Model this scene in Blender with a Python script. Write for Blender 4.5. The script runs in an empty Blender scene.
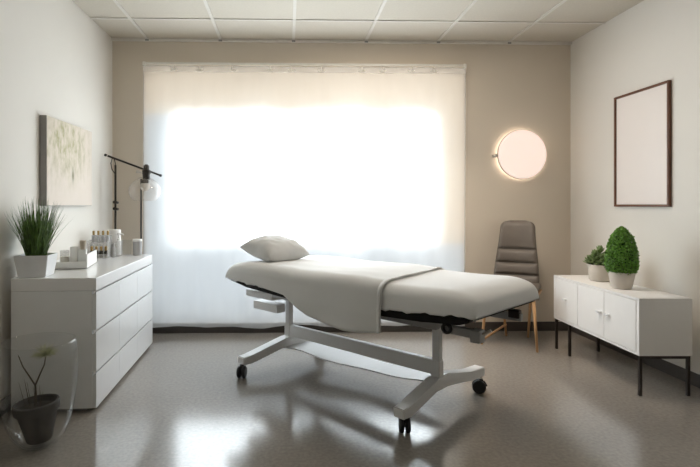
import bpy, bmesh, math, random
from mathutils import Vector, Matrix
random.seed(7)
PI = math.pi
S = bpy.context.scene
COL = S.collection

# ------------------------------------------------------------------ materials
def nd(nt, t, **kw):
    n = nt.nodes.new(t)
    for k, v in kw.items():
        setattr(n, k, v)
    return n

def mat(name, col, rough=.5, metal=0., var=.04, scale=14., bump=0., bscale=120., spec=.5, coat=0., sheen=0., stretch=None, emit=None, estr=0.):
    m = bpy.data.materials.new(name)
    m.use_nodes = True
    nt = m.node_tree
    b = nt.nodes['Principled BSDF']
    b.inputs['Roughness'].default_value = rough
    b.inputs['Metallic'].default_value = metal
    b.inputs['Specular IOR Level'].default_value = spec
    b.inputs['Coat Weight'].default_value = coat
    b.inputs['Sheen Weight'].default_value = sheen
    tc = nd(nt, 'ShaderNodeTexCoord')
    mp = nd(nt, 'ShaderNodeMapping')
    nt.links.new(tc.outputs['Object'], mp.inputs['Vector'])
    if stretch:
        mp.inputs['Scale'].default_value = stretch
    nz = nd(nt, 'ShaderNodeTexNoise')
    nz.inputs['Scale'].default_value = scale
    nz.inputs['Detail'].default_value = 5
    nt.links.new(mp.outputs['Vector'], nz.inputs['Vector'])
    rp = nd(nt, 'ShaderNodeValToRGB')
    rp.color_ramp.elements[0].position = .3
    rp.color_ramp.elements[1].position = .7
    c = Vector(col)
    rp.color_ramp.elements[0].color = (*(c * (1 - var)), 1)
    rp.color_ramp.elements[1].color = (*[min(1, x) for x in c * (1 + var)], 1)
    nt.links.new(nz.outputs['Fac'], rp.inputs['Fac'])
    nt.links.new(rp.outputs['Color'], b.inputs['Base Color'])
    if bump:
        n2 = nd(nt, 'ShaderNodeTexNoise')
        n2.inputs['Scale'].default_value = bscale
        n2.inputs['Detail'].default_value = 4
        nt.links.new(mp.outputs['Vector'], n2.inputs['Vector'])
        bp = nd(nt, 'ShaderNodeBump')
        bp.inputs['Strength'].default_value = bump
        bp.inputs['Distance'].default_value = .004
        nt.links.new(n2.outputs['Fac'], bp.inputs['Height'])
        nt.links.new(bp.outputs['Normal'], b.inputs['Normal'])
    if emit:
        b.inputs['Emission Color'].default_value = (*emit, 1)
        b.inputs['Emission Strength'].default_value = estr
    return m

def glass_mat(name, tint=(1, 1, 1), ior=1.45, rough=.02, body=0.0, bodycol=(.8, .8, .8)):
    m = bpy.data.materials.new(name)
    m.use_nodes = True
    nt = m.node_tree
    nt.nodes.clear()
    out = nd(nt, 'ShaderNodeOutputMaterial')
    tr = nd(nt, 'ShaderNodeBsdfTransparent')
    tr.inputs['Color'].default_value = (*tint, 1)
    gl = nd(nt, 'ShaderNodeBsdfGlossy')
    gl.inputs['Roughness'].default_value = rough
    lw_ = nd(nt, 'ShaderNodeLayerWeight')
    pw = nd(nt, 'ShaderNodeMath', operation='POWER')
    nt.links.new(lw_.outputs['Facing'], pw.inputs[0])
    pw.inputs[1].default_value = 4.
    fr = nd(nt, 'ShaderNodeMath', operation='MULTIPLY_ADD')
    nt.links.new(pw.outputs[0], fr.inputs[0])
    fr.inputs[1].default_value = min(.42, (ior - 1) * 1.2)
    fr.inputs[2].default_value = ((ior - 1) / (ior + 1)) ** 2
    mx = nd(nt, 'ShaderNodeMixShader')
    nt.links.new(fr.outputs[0], mx.inputs['Fac'])
    nt.links.new(tr.outputs[0], mx.inputs[1])
    nt.links.new(gl.outputs[0], mx.inputs[2])
    last = mx
    if body:
        df = nd(nt, 'ShaderNodeBsdfDiffuse')
        df.inputs['Color'].default_value = (*bodycol, 1)
        m2 = nd(nt, 'ShaderNodeMixShader')
        m2.inputs['Fac'].default_value = body
        nt.links.new(mx.outputs[0], m2.inputs[1])
        nt.links.new(df.outputs[0], m2.inputs[2])
        last = m2
    nt.links.new(last.outputs[0], out.inputs['Surface'])
    return m

def curtain_mat(fac=.64, name='sheer_fabric'):
    m = bpy.data.materials.new(name)
    m.use_nodes = True
    nt = m.node_tree
    nt.nodes.clear()
    out = nd(nt, 'ShaderNodeOutputMaterial')
    tr = nd(nt, 'ShaderNodeBsdfTransparent')
    df = nd(nt, 'ShaderNodeBsdfDiffuse')
    tl = nd(nt, 'ShaderNodeBsdfTranslucent')
    tc = nd(nt, 'ShaderNodeTexCoord')
    mp = nd(nt, 'ShaderNodeMapping')
    mp.inputs['Scale'].default_value = (6, 6, 1.2)
    nz = nd(nt, 'ShaderNodeTexNoise')
    nz.inputs['Scale'].default_value = 2.
    nt.links.new(tc.outputs['Object'], mp.inputs['Vector'])
    nt.links.new(mp.outputs['Vector'], nz.inputs['Vector'])
    rp = nd(nt, 'ShaderNodeValToRGB')
    rp.color_ramp.elements[0].color = (.86, .865, .87, 1)
    rp.color_ramp.elements[1].color = (.93, .93, .93, 1)
    nt.links.new(nz.outputs['Fac'], rp.inputs['Fac'])
    nt.links.new(rp.outputs[0], df.inputs['Color'])
    nt.links.new(rp.outputs[0], tl.inputs['Color'])
    a = nd(nt, 'ShaderNodeMixShader')
    a.inputs['Fac'].default_value = .5
    nt.links.new(df.outputs[0], a.inputs[1])
    nt.links.new(tl.outputs[0], a.inputs[2])
    b = nd(nt, 'ShaderNodeMixShader')
    b.inputs['Fac'].default_value = fac
    nt.links.new(tr.outputs[0], b.inputs[1])
    nt.links.new(a.outputs[0], b.inputs[2])
    nt.links.new(b.outputs[0], out.inputs['Surface'])
    return m

def floor_mat():
    m = mat('polished_floor', (.255, .232, .205), .3, var=.13, scale=55, spec=1.)
    nt = m.node_tree
    b = nt.nodes['Principled BSDF']
    tc = nd(nt, 'ShaderNodeTexCoord')
    n = nd(nt, 'ShaderNodeTexNoise')
    n.inputs['Scale'].default_value = 40
    n.inputs['Detail'].default_value = 8
    nt.links.new(tc.outputs['Object'], n.inputs['Vector'])
    mr = nd(nt, 'ShaderNodeMapRange')
    mr.inputs['From Min'].default_value = .1
    mr.inputs['From Max'].default_value = .9
    mr.inputs['To Min'].default_value = .10
    mr.inputs['To Max'].default_value = .20
    nt.links.new(n.outputs['Fac'], mr.inputs['Value'])
    nt.links.new(mr.outputs[0], b.inputs['Roughness'])
    bp = nd(nt, 'ShaderNodeBump')
    bp.inputs['Strength'].default_value = .02
    bp.inputs['Distance'].default_value = .004
    n3 = nd(nt, 'ShaderNodeTexNoise')
    n3.inputs['Scale'].default_value = 22
    n3.inputs['Detail'].default_value = 6
    nt.links.new(tc.outputs['Object'], n3.inputs['Vector'])
    nt.links.new(n3.outputs['Fac'], bp.inputs['Height'])
    nt.links.new(bp.outputs['Normal'], b.inputs['Normal'])
    return m

def art_mat():
    """cream abstract with loose green and olive washes"""
    m = mat('abstract_paint', (.72, .68, .6), .75)
    nt = m.node_tree
    b = nt.nodes['Principled BSDF']
    tc = nd(nt, 'ShaderNodeTexCoord')
    sep = nd(nt, 'ShaderNodeSeparateXYZ')
    nt.links.new(tc.outputs['Generated'], sep.inputs[0])
    mp = nd(nt, 'ShaderNodeMapping')
    mp.inputs['Scale'].default_value = (1, 16, 9)
    nt.links.new(tc.outputs['Object'], mp.inputs['Vector'])
    n1 = nd(nt, 'ShaderNodeTexNoise')
    n1.inputs['Scale'].default_value = 1.1
    n1.inputs['Detail'].default_value = 9
    n1.inputs['Roughness'].default_value = .65
    nt.links.new(mp.outputs[0], n1.inputs['Vector'])
    r1 = nd(nt, 'ShaderNodeValToRGB')
    e = r1.color_ramp.elements
    e[0].position, e[0].color = .36, (.30, .28, .11, 1)
    e[1].position, e[1].color = .62, (.68, .60, .52, 1)
    x = e.new(.5); x.color = (.55, .50, .36, 1)
    nt.links.new(n1.outputs['Fac'], r1.inputs['Fac'])
    # washes sit in the upper middle of the canvas
    def gauss(out, c, w):
        s = nd(nt, 'ShaderNodeMath', operation='SUBTRACT'); nt.links.new(out, s.inputs[0]); s.inputs[1].default_value = c
        d = nd(nt, 'ShaderNodeMath', operation='DIVIDE'); nt.links.new(s.outputs[0], d.inputs[0]); d.inputs[1].default_value = w
        p = nd(nt, 'ShaderNodeMath', operation='MULTIPLY'); nt.links.new(d.outputs[0], p.inputs[0]); nt.links.new(d.outputs[0], p.inputs[1])
        n = nd(nt, 'ShaderNodeMath', operation='MULTIPLY'); nt.links.new(p.outputs[0], n.inputs[0]); n.inputs[1].default_value = -1
        q = nd(nt, 'ShaderNodeMath', operation='EXPONENT'); nt.links.new(n.outputs[0], q.inputs[0])
        return q.outputs[0]
    def mul(a_, b_):
        q = nd(nt, 'ShaderNodeMath', operation='MULTIPLY'); nt.links.new(a_, q.inputs[0]); nt.links.new(b_, q.inputs[1]); return q.outputs[0]
    wash = mul(gauss(sep.outputs['Y'], .38, .5), gauss(sep.outputs['Z'], .74, .38))
    mx = nd(nt, 'ShaderNodeMix', data_type='RGBA')
    mx.inputs['A'].default_value = (.69, .61, .54, 1)
    nt.links.new(wash, mx.inputs['Factor'])
    nt.links.new(r1.outputs[0], mx.inputs['B'])
    # one dark olive stroke
    st = mul(gauss(sep.outputs['Y'], .53, .022), gauss(sep.outputs['Z'], .37, .07))
    m2 = nd(nt, 'ShaderNodeMix', data_type='RGBA')
    m2.inputs['B'].default_value = (.17, .17, .09, 1)
    nt.links.new(st, m2.inputs['Factor'])
    nt.links.new(mx.outputs['Result'], m2.inputs['A'])
    nt.links.new(m2.outputs['Result'], b.inputs['Base Color'])
    return m

M = {}
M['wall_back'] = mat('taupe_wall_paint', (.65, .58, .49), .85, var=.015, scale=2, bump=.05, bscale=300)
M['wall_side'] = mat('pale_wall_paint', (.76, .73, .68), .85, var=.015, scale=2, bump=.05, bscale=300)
M['ceil'] = mat('mineral_tile', (.60, .555, .48), .9, var=.03, scale=60, bump=.25, bscale=500)
M['tee'] = mat('white_tee_bar', (.68, .65, .6), .5)
M['floor'] = floor_mat()
M['base'] = mat('dark_vinyl_skirting', (.06, .052, .045), .45, var=.1)
M['white_frame'] = mat('white_window_paint', (.85, .85, .85), .4)
M['pane'] = glass_mat('window_glass', (.97, .98, .98))
M['curtain'] = curtain_mat()
M['heading'] = curtain_mat(.3, 'sheer_heading')
M['rod'] = mat('white_track', (.75, .73, .68), .4)
M['clip'] = mat('grey_plastic_clip', (.78, .76, .72), .4)
M['lacquer'] = mat('white_lacquer', (.8, .81, .82), .22, var=.01, spec=.5)
M['lacq_top'] = mat('white_gloss_top', (.8, .8, .8), .12, var=.01, spec=.6)
M['shadow_gap'] = mat('dark_carcass', (.25, .25, .25), .7)
M['cab'] = mat('white_powder_coat', (.82, .8, .78), .4, var=.01)
M['leg_dark'] = mat('dark_brown_steel', (.03, .022, .018), .4, metal=.3)
M['blk'] = mat('black_metal', (.03, .023, .019), .4, metal=.4)
M['bed_paint'] = mat('bed_white_enamel', (.72, .72, .72), .35, var=.015)
M['bed_grey'] = mat('bed_grey_steel', (.33, .33, .33), .4, metal=.3)
M['bed_black'] = mat('black_vinyl', (.006, .0055, .0055), .6, spec=.2, var=.2, bump=.4, bscale=60)
M['cover'] = mat('white_cotton_cover', (.79, .795, .795), .9, var=.012, scale=6, bump=.08, bscale=40, sheen=.2)
M['sheet'] = mat('grey_white_sheet', (.70, .705, .70), .92, var=.015, scale=6, bump=.1, bscale=30, sheen=.2)
M['pillow'] = mat('grey_white_pillowcase', (.64, .645, .64), .92, var=.02, bump=.2, bscale=25, sheen=.2)
M['rubber'] = mat('black_rubber', (.012, .012, .012), .5)
M['leather'] = mat('taupe_grey_leather', (.135, .112, .092), .5, var=.06, bump=.15, bscale=160)
M['oak'] = mat('pale_oak', (.56, .32, .15), .45, var=.14, scale=8, stretch=(6, 6, .8))
M['walnut'] = mat('red_brown_wood', (.13, .048, .022), .4, var=.25, scale=10, stretch=(6, 1, 1))
M['board'] = mat('blank_white_board', (.83, .77, .735), .55, var=.004)
M['canvas_side'] = mat('grey_canvas_edge', (.32, .31, .30), .85)
M['art'] = art_mat()
M['disc'] = mat('opal_diffuser', (.4, .34, .3), .5, emit=(1., .80, .70), estr=.82)
M['disc_glow'] = mat('lit_back_ring', (.9, .86, .8), .4, emit=(1., .86, .74), estr=4.)
M['alu'] = mat('satin_metal', (.55, .52, .48), .35, metal=.7)
M['stone_pot'] = mat('warm_stone_pot', (.55, .5, .44), .75, var=.05, bump=.2, bscale=80)
M['white_pot'] = mat('white_ceramic', (.76, .77, .78), .35)
M['soil'] = mat('dark_soil', (.022, .016, .012), .95, var=.4, bump=1., bscale=60)
M['box_leaf'] = mat('boxwood_leaf', (.125, .29, .035), .4, var=.65, scale=70)
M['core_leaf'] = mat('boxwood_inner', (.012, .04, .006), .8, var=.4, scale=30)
M['succ'] = mat('succulent_leaf', (.16, .23, .08), .45, var=.35, scale=25)
M['grass'] = mat('grass_blade', (.09, .165, .035), .5, var=.6, scale=30)
M['twig'] = mat('brown_twig', (.07, .055, .04), .8)
M['fluff'] = mat('dry_seed_fluff', (.42, .43, .27), .9)
M['clay'] = mat('grey_clay', (.07, .066, .062), .8, var=.12, bump=.3, bscale=50)
M['clear'] = glass_mat('clear_glass', (.96, .965, .965), 1.4)
M['shade'] = glass_mat('lamp_glass', (.97, .96, .95), 1.4, .03, .02, (.9, .88, .85))
M['acryl'] = glass_mat('clear_acrylic', (.93, .93, .93), 1.4, .05, .18, (.85, .84, .82))
M['bulb'] = glass_mat('bulb_glass', (.95, .93, .9), 1.45, .02, .35, (.9, .86, .8))
M['gold'] = mat('brass_cap', (.42, .28, .1), .35, metal=.6)
M['silver'] = mat('pearl_bottle', (.5, .5, .52), .25)
M['ink'] = mat('dark_bottle', (.03, .025, .018), .25)
M['wax'] = mat('cream_wax', (.72, .68, .6), .6)
M['wcer'] = mat('matte_white_ceramic', (.8, .79, .77), .5)
M['wcer2'] = mat('grey_ceramic', (.36, .35, .34), .55)
M['bristle'] = mat('beige_bristle', (.62, .54, .44), .9, var=.2, scale=60)

# ------------------------------------------------------------------ mesh helpers
def obj(name, bm, m, parent=None, smooth=False, loc=None, autosmooth=None):
    me = bpy.data.meshes.new(name)
    bmesh.ops.recalc_face_normals(bm, faces=bm.faces)
    bm.to_mesh(me)
    bm.free()
    for mm in (m if isinstance(m, (list, tuple)) else [m]):
        me.materials.append(M[mm] if isinstance(mm, str) else mm)
    if smooth:
        for p in me.polygons:
            p.use_smooth = True
    o = bpy.data.objects.new(name, me)
    COL.objects.link(o)
    if parent:
        o.parent = parent
    if loc:
        o.location = loc
    if autosmooth:
        for p in me.polygons:
            p.use_smooth = True
        me.set_sharp_from_angle(angle=math.radians(autosmooth))
    return o

def tag(o, label, cat, group=None):
    o['label'] = label
    o['category'] = cat
    if group:
        o['group'] = group
    return o

def thing(name, label, cat, loc=(0, 0, 0), rz=0., group=None):
    o = bpy.data.objects.new(name, None)
    o.empty_display_size = .1
    COL.objects.link(o)
    o.location = loc
    o.rotation_euler = (0, 0, rz)
    return tag(o, label, cat, group)

def struct(name, bm, m, **kw):
    o = obj(name, bm, m, **kw)
    o['kind'] = 'structure'
    return o

def box(bm, x0, x1, y0, y1, z0, z1, bevel=0., seg=2, mi=0):
    b2 = bmesh.new()
    r = bmesh.ops.create_cube(b2, size=1)
    for v in r['verts']:
        v.co = Vector((x0 if v.co.x < 0 else x1, y0 if v.co.y < 0 else y1, z0 if v.co.z < 0 else z1))
    if bevel:
        bmesh.ops.bevel(b2, geom=list(b2.edges), offset=bevel, segments=seg, profile=.5, affect='EDGES')
    for f in b2.faces:
        f.material_index = mi
    merge(bm, b2)
    return bm

def merge(bm, b2, mtx=None):
    if mtx is not None:
        bmesh.ops.transform(b2, matrix=mtx, verts=b2.verts)
    vm = {}
    for v in b2.verts:
        vm[v] = bm.verts.new(v.co)
    for f in b2.faces:
        try:
            nf = bm.faces.new([vm[v] for v in f.verts])
            nf.material_index = f.material_index
            nf.smooth = f.smooth
        except ValueError:
            pass
    b2.free()

def B(*a, **k):
    return box(bmesh.new(), *a, **k)

def lathe(bm, prof, n=32, c=(0, 0), cap0=True, cap1=True):
    rings = []
    for r, z in prof:
        rings.append([bm.verts.new((c[0] + r * math.cos(2 * PI * i / n), c[1] + r * math.sin(2 * PI * i / n), z)) for i in range(n)])
    for a, b in zip(rings, rings[1:]):
        for i in range(n):
            bm.faces.new((a[i], a[(i + 1) % n], b[(i + 1) % n], b[i]))
    if cap0:
        bm.faces.new(rings[0][::-1])
    if cap1:
        bm.faces.new(rings[-1])
    return bm

def tube(bm, pts, rad, n=8, cap=True):
    pts = [Vector(p) for p in pts]
    rads = rad if isinstance(rad, (list, tuple)) else [rad] * len(pts)
    rings = []
    up = Vector((.13, .21, .97)).normalized()
    for i, p in enumerate(pts):
        d = (pts[min(i + 1, len(pts) - 1)] - pts[max(i - 1, 0)]).normalized()
        a = d.cross(up)
        if a.length < .05:
            a = d.cross(Vector((1, 0, 0)))
        a.normalize()
        b = d.cross(a).normalized()
        rings.append([bm.verts.new(p + (a * math.cos(2 * PI * k / n) + b * math.sin(2 * PI * k / n)) * rads[i]) for k in range(n)])
    for a, b in zip(rings, rings[1:]):
        for k in range(n):
            bm.faces.new((a[k], a[(k + 1) % n], b[(k + 1) % n], b[k]))
    if cap:
        bm.faces.new(rings[0][::-1])
        bm.faces.new(rings[-1])
    return bm

def T(*a, **k):
    return tube(bmesh.new(), *a, **k)

def prism_xz(bm, pts, y0, y1):
    """polygon in x-z extruded along y"""
    a = [bm.verts.new((x, y0, z)) for x, z in pts]
    b = [bm.verts.new((x, y1, z)) for x, z in pts]
    n = len(pts)
    for i in range(n):
        bm.faces.new((a[i], a[(i + 1) % n], b[(i + 1) % n], b[i]))
    bm.faces.new(a[::-1])
    bm.faces.new(b)
    return bm

def prism_yz(bm, pts, x0, x1):
    a = [bm.verts.new((x0, y, z)) for y, z in pts]
    b = [bm.verts.new((x1, y, z)) for y, z in pts]
    n = len(pts)
    for i in range(n):
        bm.faces.new((a[i], a[(i + 1) % n], b[(i + 1) % n], b[i]))
    bm.faces.new(a[::-1])
    bm.faces.new(b)
    return bm

def smoothstep(a, b, x):
    t = max(0, min(1, (x - a) / (b - a)))
    return t * t * (3 - 2 * t)

# ------------------------------------------------------------------ the room
XL, XR, YB, YF, H = -1.56, 2.57, 4.53, -1.4, 2.618
WX0, WX1, WZ0, WZ1 = -1.272, 1.59, .083, 2.372      # opening enlarged for the added glow panels
GX0, GX1, GZ0, GZ1 = -1.005, 1.305, .80, 1.945    # its clear middle pane
TH = .2
struct('floor', B(XL - TH, XR + TH, YF - TH, YB + TH, -.12, 0), 'floor')
struct('ceiling', B(XL - TH, XR + TH, YF - TH, YB + TH, H, H + .12), 'ceil')
bm = bmesh.new()
box(bm, XL - TH, WX0, YB, YB + TH, 0, H)
box(bm, WX1, XR + TH, YB, YB + TH, 0, H)
box(bm, WX0, WX1, YB, YB + TH, 0, WZ0)
box(bm, WX0, WX1, YB, YB + TH, WZ1, H)
struct('wall_back', bm, 'wall_back')
struct('wall_left', B(XL - TH, XL, YF, YB, 0, H), 'wall_side')
struct('wall_right', B(XR, XR + TH, YF, YB, 0, H), 'wall_side')
struct('wall_front', B(XL - TH, XR + TH, YF - TH, YF, 0, H), 'wall_side')
BH, BT = .082, .014
struct('baseboard_back', B(XL, XR, YB - BT, YB, 0, BH, bevel=.003), 'base')
struct('baseboard_right', B(XR - BT, XR, YF, YB - BT, 0, BH, bevel=.003), 'base')
struct('baseboard_left', B(XL, XL + BT, YF, YB - BT, 0, BH, bevel=.003), 'base')
# ceiling grid of tee bars and the white wall angle
bm = bmesh.new()
gx = [-1.247, -.60, .05, .70, 1.35, 1.995]
gy = [4.03 - .625 * k for k in range(9)]
for x in gx:
    box(bm, x - .012, x + .012, YF, YB - .03, H - .008, H + .001)
for y in gy:
    box(bm, XL, XR, y - .012, y + .012, H - .0075, H + .001)
struct('trim_1', bm, 'tee')
bm = bmesh.new()
box(bm, XL, XR, YB - .03, YB, H - .024, H, bevel=.004)
struct('trim_2', bm, 'tee')
bm = bmesh.new()
for x in gx:
    box(bm, x - .016, x + .016, YB - .036, YB - .029, H - .026, H - .012, bevel=.003)
struct('trim_3', bm, 'shadow_gap')
# window: a clear pane; panels around it added to make the curtain glow
yw = YB - .002
def glow_panel_mat(name, t, refl):
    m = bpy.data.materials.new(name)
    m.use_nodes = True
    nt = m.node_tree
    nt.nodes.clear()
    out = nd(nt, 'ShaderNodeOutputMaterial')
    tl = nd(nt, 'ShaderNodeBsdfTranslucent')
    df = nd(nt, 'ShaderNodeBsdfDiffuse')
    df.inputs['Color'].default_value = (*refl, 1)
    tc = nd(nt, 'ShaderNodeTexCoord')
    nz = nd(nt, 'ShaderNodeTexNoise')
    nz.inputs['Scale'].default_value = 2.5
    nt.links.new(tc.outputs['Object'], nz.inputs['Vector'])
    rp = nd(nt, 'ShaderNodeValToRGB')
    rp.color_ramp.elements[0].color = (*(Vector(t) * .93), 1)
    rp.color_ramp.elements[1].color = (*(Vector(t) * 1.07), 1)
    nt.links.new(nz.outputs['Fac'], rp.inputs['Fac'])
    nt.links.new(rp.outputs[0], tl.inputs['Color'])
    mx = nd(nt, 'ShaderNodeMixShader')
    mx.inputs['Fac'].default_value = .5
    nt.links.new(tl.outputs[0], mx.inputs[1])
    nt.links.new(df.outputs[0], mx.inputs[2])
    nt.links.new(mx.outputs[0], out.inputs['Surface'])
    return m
M['glow_cool'] = glow_panel_mat('added_glow_cool', (.125, .132, .138), (.7, .72, .74))  # cool light put into the panel colour, below and left
M['glow_warm'] = glow_panel_mat('added_glow_cream', (.165, .135, .105), (.74, .68, .6))  # warm light put into the panel colour, above and right
bm = bmesh.new()
box(bm, GX0 - .012, GX0, yw, yw + .05, GZ0 - .012, GZ1 + .012)
box(bm, GX1, GX1 + .012, yw, yw + .05, GZ0 - .012, GZ1 + .012)
box(bm, GX0, GX1, yw, yw + .05, GZ0 - .012, GZ0)
box(bm, GX0, GX1, yw, yw + .05, GZ1, GZ1 + .012)
box(bm, -.052, -.036, yw, yw + .05, GZ0, GZ1)
win = struct('window_1', bm, 'white_frame')
obj('window_pane', B(GX0 - .002, GX1 + .002, yw + .022, yw + .028, GZ0 - .002, GZ1 + .002), 'pane', win)
for nm, a, m_ in (('upper_glow_panel', (WX0, WX1, GZ1 + .012, WZ1), 'glow_warm'), ('lower_glow_panel', (WX0, WX1, WZ0, GZ0 - .012), 'glow_cool'),
                  ('side_panel', (WX0, GX0 - .012, GZ0 - .012, GZ1 + .012), 'glow_cool'), ('side_panel', (GX1 + .012, WX1, GZ0 - .012, GZ1 + .012), 'glow_warm')):
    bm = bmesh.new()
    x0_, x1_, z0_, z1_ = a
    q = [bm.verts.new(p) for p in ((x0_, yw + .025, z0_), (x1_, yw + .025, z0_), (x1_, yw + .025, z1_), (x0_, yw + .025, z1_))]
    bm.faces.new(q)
    obj(nm, bm, m_, win)  # all four panels are added to light the curtain from behind

# ------------------------------------------------------------------ curtain and its track
CX0, CX1, CZ0, CZ1 = -1.274, 1.592, .062, 2.366
YC = 4.477
def cur_y(s, t):
    """s along the width in metres, t 0 at the top to 1 at the hem"""
    a = .005 + .015 * t
    return YC + a * math.sin(s * 8.2 + .6) + .5 * a * math.sin(s * 15.1 + 1.9 + .5 * t) + .2 * a * math.sin(s * 37)
cur = thing('curtain', 'white sheer curtain panel hanging in front of the bright window', 'curtain', ((CX0 + CX1) / 2, YC, CZ0))
ox, oy, oz = cur.location
bm = bmesh.new()
NX, NZ = 200, 24
g = []
for j in range(NZ + 1):
    t = j / NZ
    row = []
    for i in range(NX + 1):
        s = CX0 + (CX1 - CX0) * i / NX
        hem = CZ0 + .008 * math.sin(s * 6.1 + 1) + .006 * math.sin(s * 11 + .4)
        z = CZ1 + (hem - CZ1) * t
        row.append(bm.verts.new((s - ox, cur_y(s, t) - oy, z - oz)))
    g.append(row)
for j in range(NZ):
    for i in range(NX):
        bm.faces.new((g[j][i], g[j][i + 1], g[j + 1][i + 1], g[j + 1][i]))
obj('sheer_panel', bm, 'curtain', cur, smooth=True)
bm = bmesh.new()      # stitched heading band
for j in range(2):
    pass
def strip(bm, z0, z1, off, s0=CX0, s1=CX1, n=160, t0=0, t1=.0):
    prev = None
    for i in range(n + 1):
        s = s0 + (s1 - s0) * i / n
        y0 = cur_y(s, t0) - oy + off
        a = [bm.verts.new((s - ox, y0 - .002, z0 - oz)), bm.verts.new((s - ox, y0 - .002, z1 - oz)),
             bm.verts.new((s - ox, y0 + .002, z1 - oz)), bm.verts.new((s - ox, y0 + .002, z0 - oz))]
        if prev:
            for k in range(4):
                bm.faces.new((prev[k], prev[(k + 1) % 4], a[(k + 1) % 4], a[k]))
        prev = a
    return bm
obj('heading_band', strip(bm, CZ1 - .055, CZ1 + .002, -.004), 'heading', cur, smooth=False)
for xs in (CX0, CX1):
    bm = bmesh.new()
    prev = None
    for j in range(31):
        t = j / 30
        z = CZ1 + (CZ0 - CZ1) * t
        y = cur_y(xs, t)
        sg = 1 if xs > 0 else -1
        a = [bm.verts.new((xs - ox - sg * .006, y - oy - .003, z - oz)), bm.verts.new((xs - ox, y - oy - .003, z - oz)),
             bm.verts.new((xs - ox, y - oy + .003, z - oz)), bm.verts.new((xs - ox - sg * .006, y - oy + .003, z - oz))]
        if prev:
            for k in range(4):
                bm.faces.new((prev[k], prev[(k + 1) % 4], a[(k + 1) % 4], a[k]))
        prev = a
    obj('side_hem', bm, 'heading', cur)
clip_me = None
for x in (-1.005, -.777, -.492, -.158, .028, .296, .655, .843, 1.097, 1.298):
    if clip_me is None:
        bm = bmesh.new()
        tube(bm, [(-.028, -.002, .004), (-.016, -.004, -.006), (0, -.005, -.01), (.016, -.004, -.006), (.028, -.002, .004)], .0045, 6)
        tube(bm, [(0, -.004, -.012), (0, -.003, .03)], .005, 6)
        box(bm, -.03, .03, -.006, -.001, .002, .008, bevel=.002)
        c = obj('hook', bm, 'clip', cur)
        clip_me = c
    else:
        c = clip_me.copy()
        COL.objects.link(c)
        c.parent = cur
    c.location = (x - ox, cur_y(x, 0) - oy - .012, CZ1 - .035 - oz)

rod = thing('curtain_track', 'slim white curtain track with end caps fixed above the window', 'curtain rail', (.158, 4.486, 2.385))
bm = bmesh.new()
box(bm, -1.424, 1.424, -.014, .014, -.008, .014, bevel=.004)
obj('rail', bm, 'rod', rod)
for s in (-1, 1):
    obj('end_cap', B(s * 1.424 - .014, s * 1.424 + .014, -.02, .02, -.022, .018, bevel=.006), 'rod', rod)
for x in (-1.2, 0, 1.2):
    obj('bracket', B(x - .012, x + .012, .01, YB - 4.486, -.004, .008), 'rod', rod)

# ------------------------------------------------------------------ round wall lamp
wl = thing('wall_lamp', 'round glowing white disc lamp mounted on the taupe back wall', 'lamp', (2.10, YB, 1.594))
R = .221
def disc_y(prof, n=64):
    """profile of (radius, distance from the wall) turned about the wall normal"""
    b = lathe(bmesh.new(), prof, n)
    bmesh.ops.transform(b, matrix=Matrix.Rotation(PI / 2, 4, 'X'), verts=b.verts)
    return b
obj('diffuser', disc_y([(R - .006, .050), (R - .002, .056), (R - .008, .066), (R - .03, .072), (R * .6, .078), (.03, .08)]), 'disc', wl, smooth=True)
obj('rim', disc_y([(R - .012, .036), (R, .036), (R + .002, .044), (R, .054), (R - .004, .056), (R - .012, .05)]), 'alu', wl, smooth=False)
obj('glow_ring', disc_y([(R - .035, .026), (R - .02, .026), (R - .014, .034), (R - .02, .040), (R - .035, .04)]), 'disc_glow', wl)
obj('mount', disc_y([(.12, .0), (.12, .035), (.1, .036)]), 'alu', wl)
kb = disc_y([(.012, .0), (.012, .03), (.017, .034), (.017, .05), (.012, .054)], 20)
bmesh.ops.transform(kb, matrix=Matrix.Translation((-R - .018, 0, -.012)), verts=kb.verts)
obj('knob', kb, 'alu', wl)
obj('bracket', T([(-R - .018, -.03, -.012), (-R + .02, -.032, -.01)], .006), 'alu', wl)

# ------------------------------------------------------------------ canvas on the left wall
cv = thing('painting', 'unframed abstract canvas in cream with green washes on the left wall', 'painting', (XL, 3.575, 1.135))
obj('canvas', B(.001, .045, -.365, .365, 0, .57, bevel=.003), 'canvas_side', cv)
obj('picture', B(.045, .0465, -.363, .363, .002, .568), 'art', cv)

# ------------------------------------------------------------------ blank framed board on the right wall
fr = thing('framed_board', 'blank white board in a thin brown wooden frame on the right wall', 'picture frame', (XR, 3.60, 1.128))
hw, hh = .284, .85
fwid, fd = .016, .024
obj('blank_panel', B(-.012, -.004, -hw + .008, hw - .008, .008, hh - .008), 'board', fr)
for nm, a in (('frame_bar', (-fd, -.001, -hw, -hw + fwid, 0, hh)), ('frame_bar', (-fd, -.001, hw - fwid, hw, 0, hh)),
              ('frame_bar', (-fd, -.001, -hw + fwid, hw - fwid, 0, fwid)), ('frame_bar', (-fd, -.001, -hw + fwid, hw - fwid, hh - fwid, hh))):
    obj(nm, B(*a, bevel=.002), 'walnut', fr)

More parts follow.
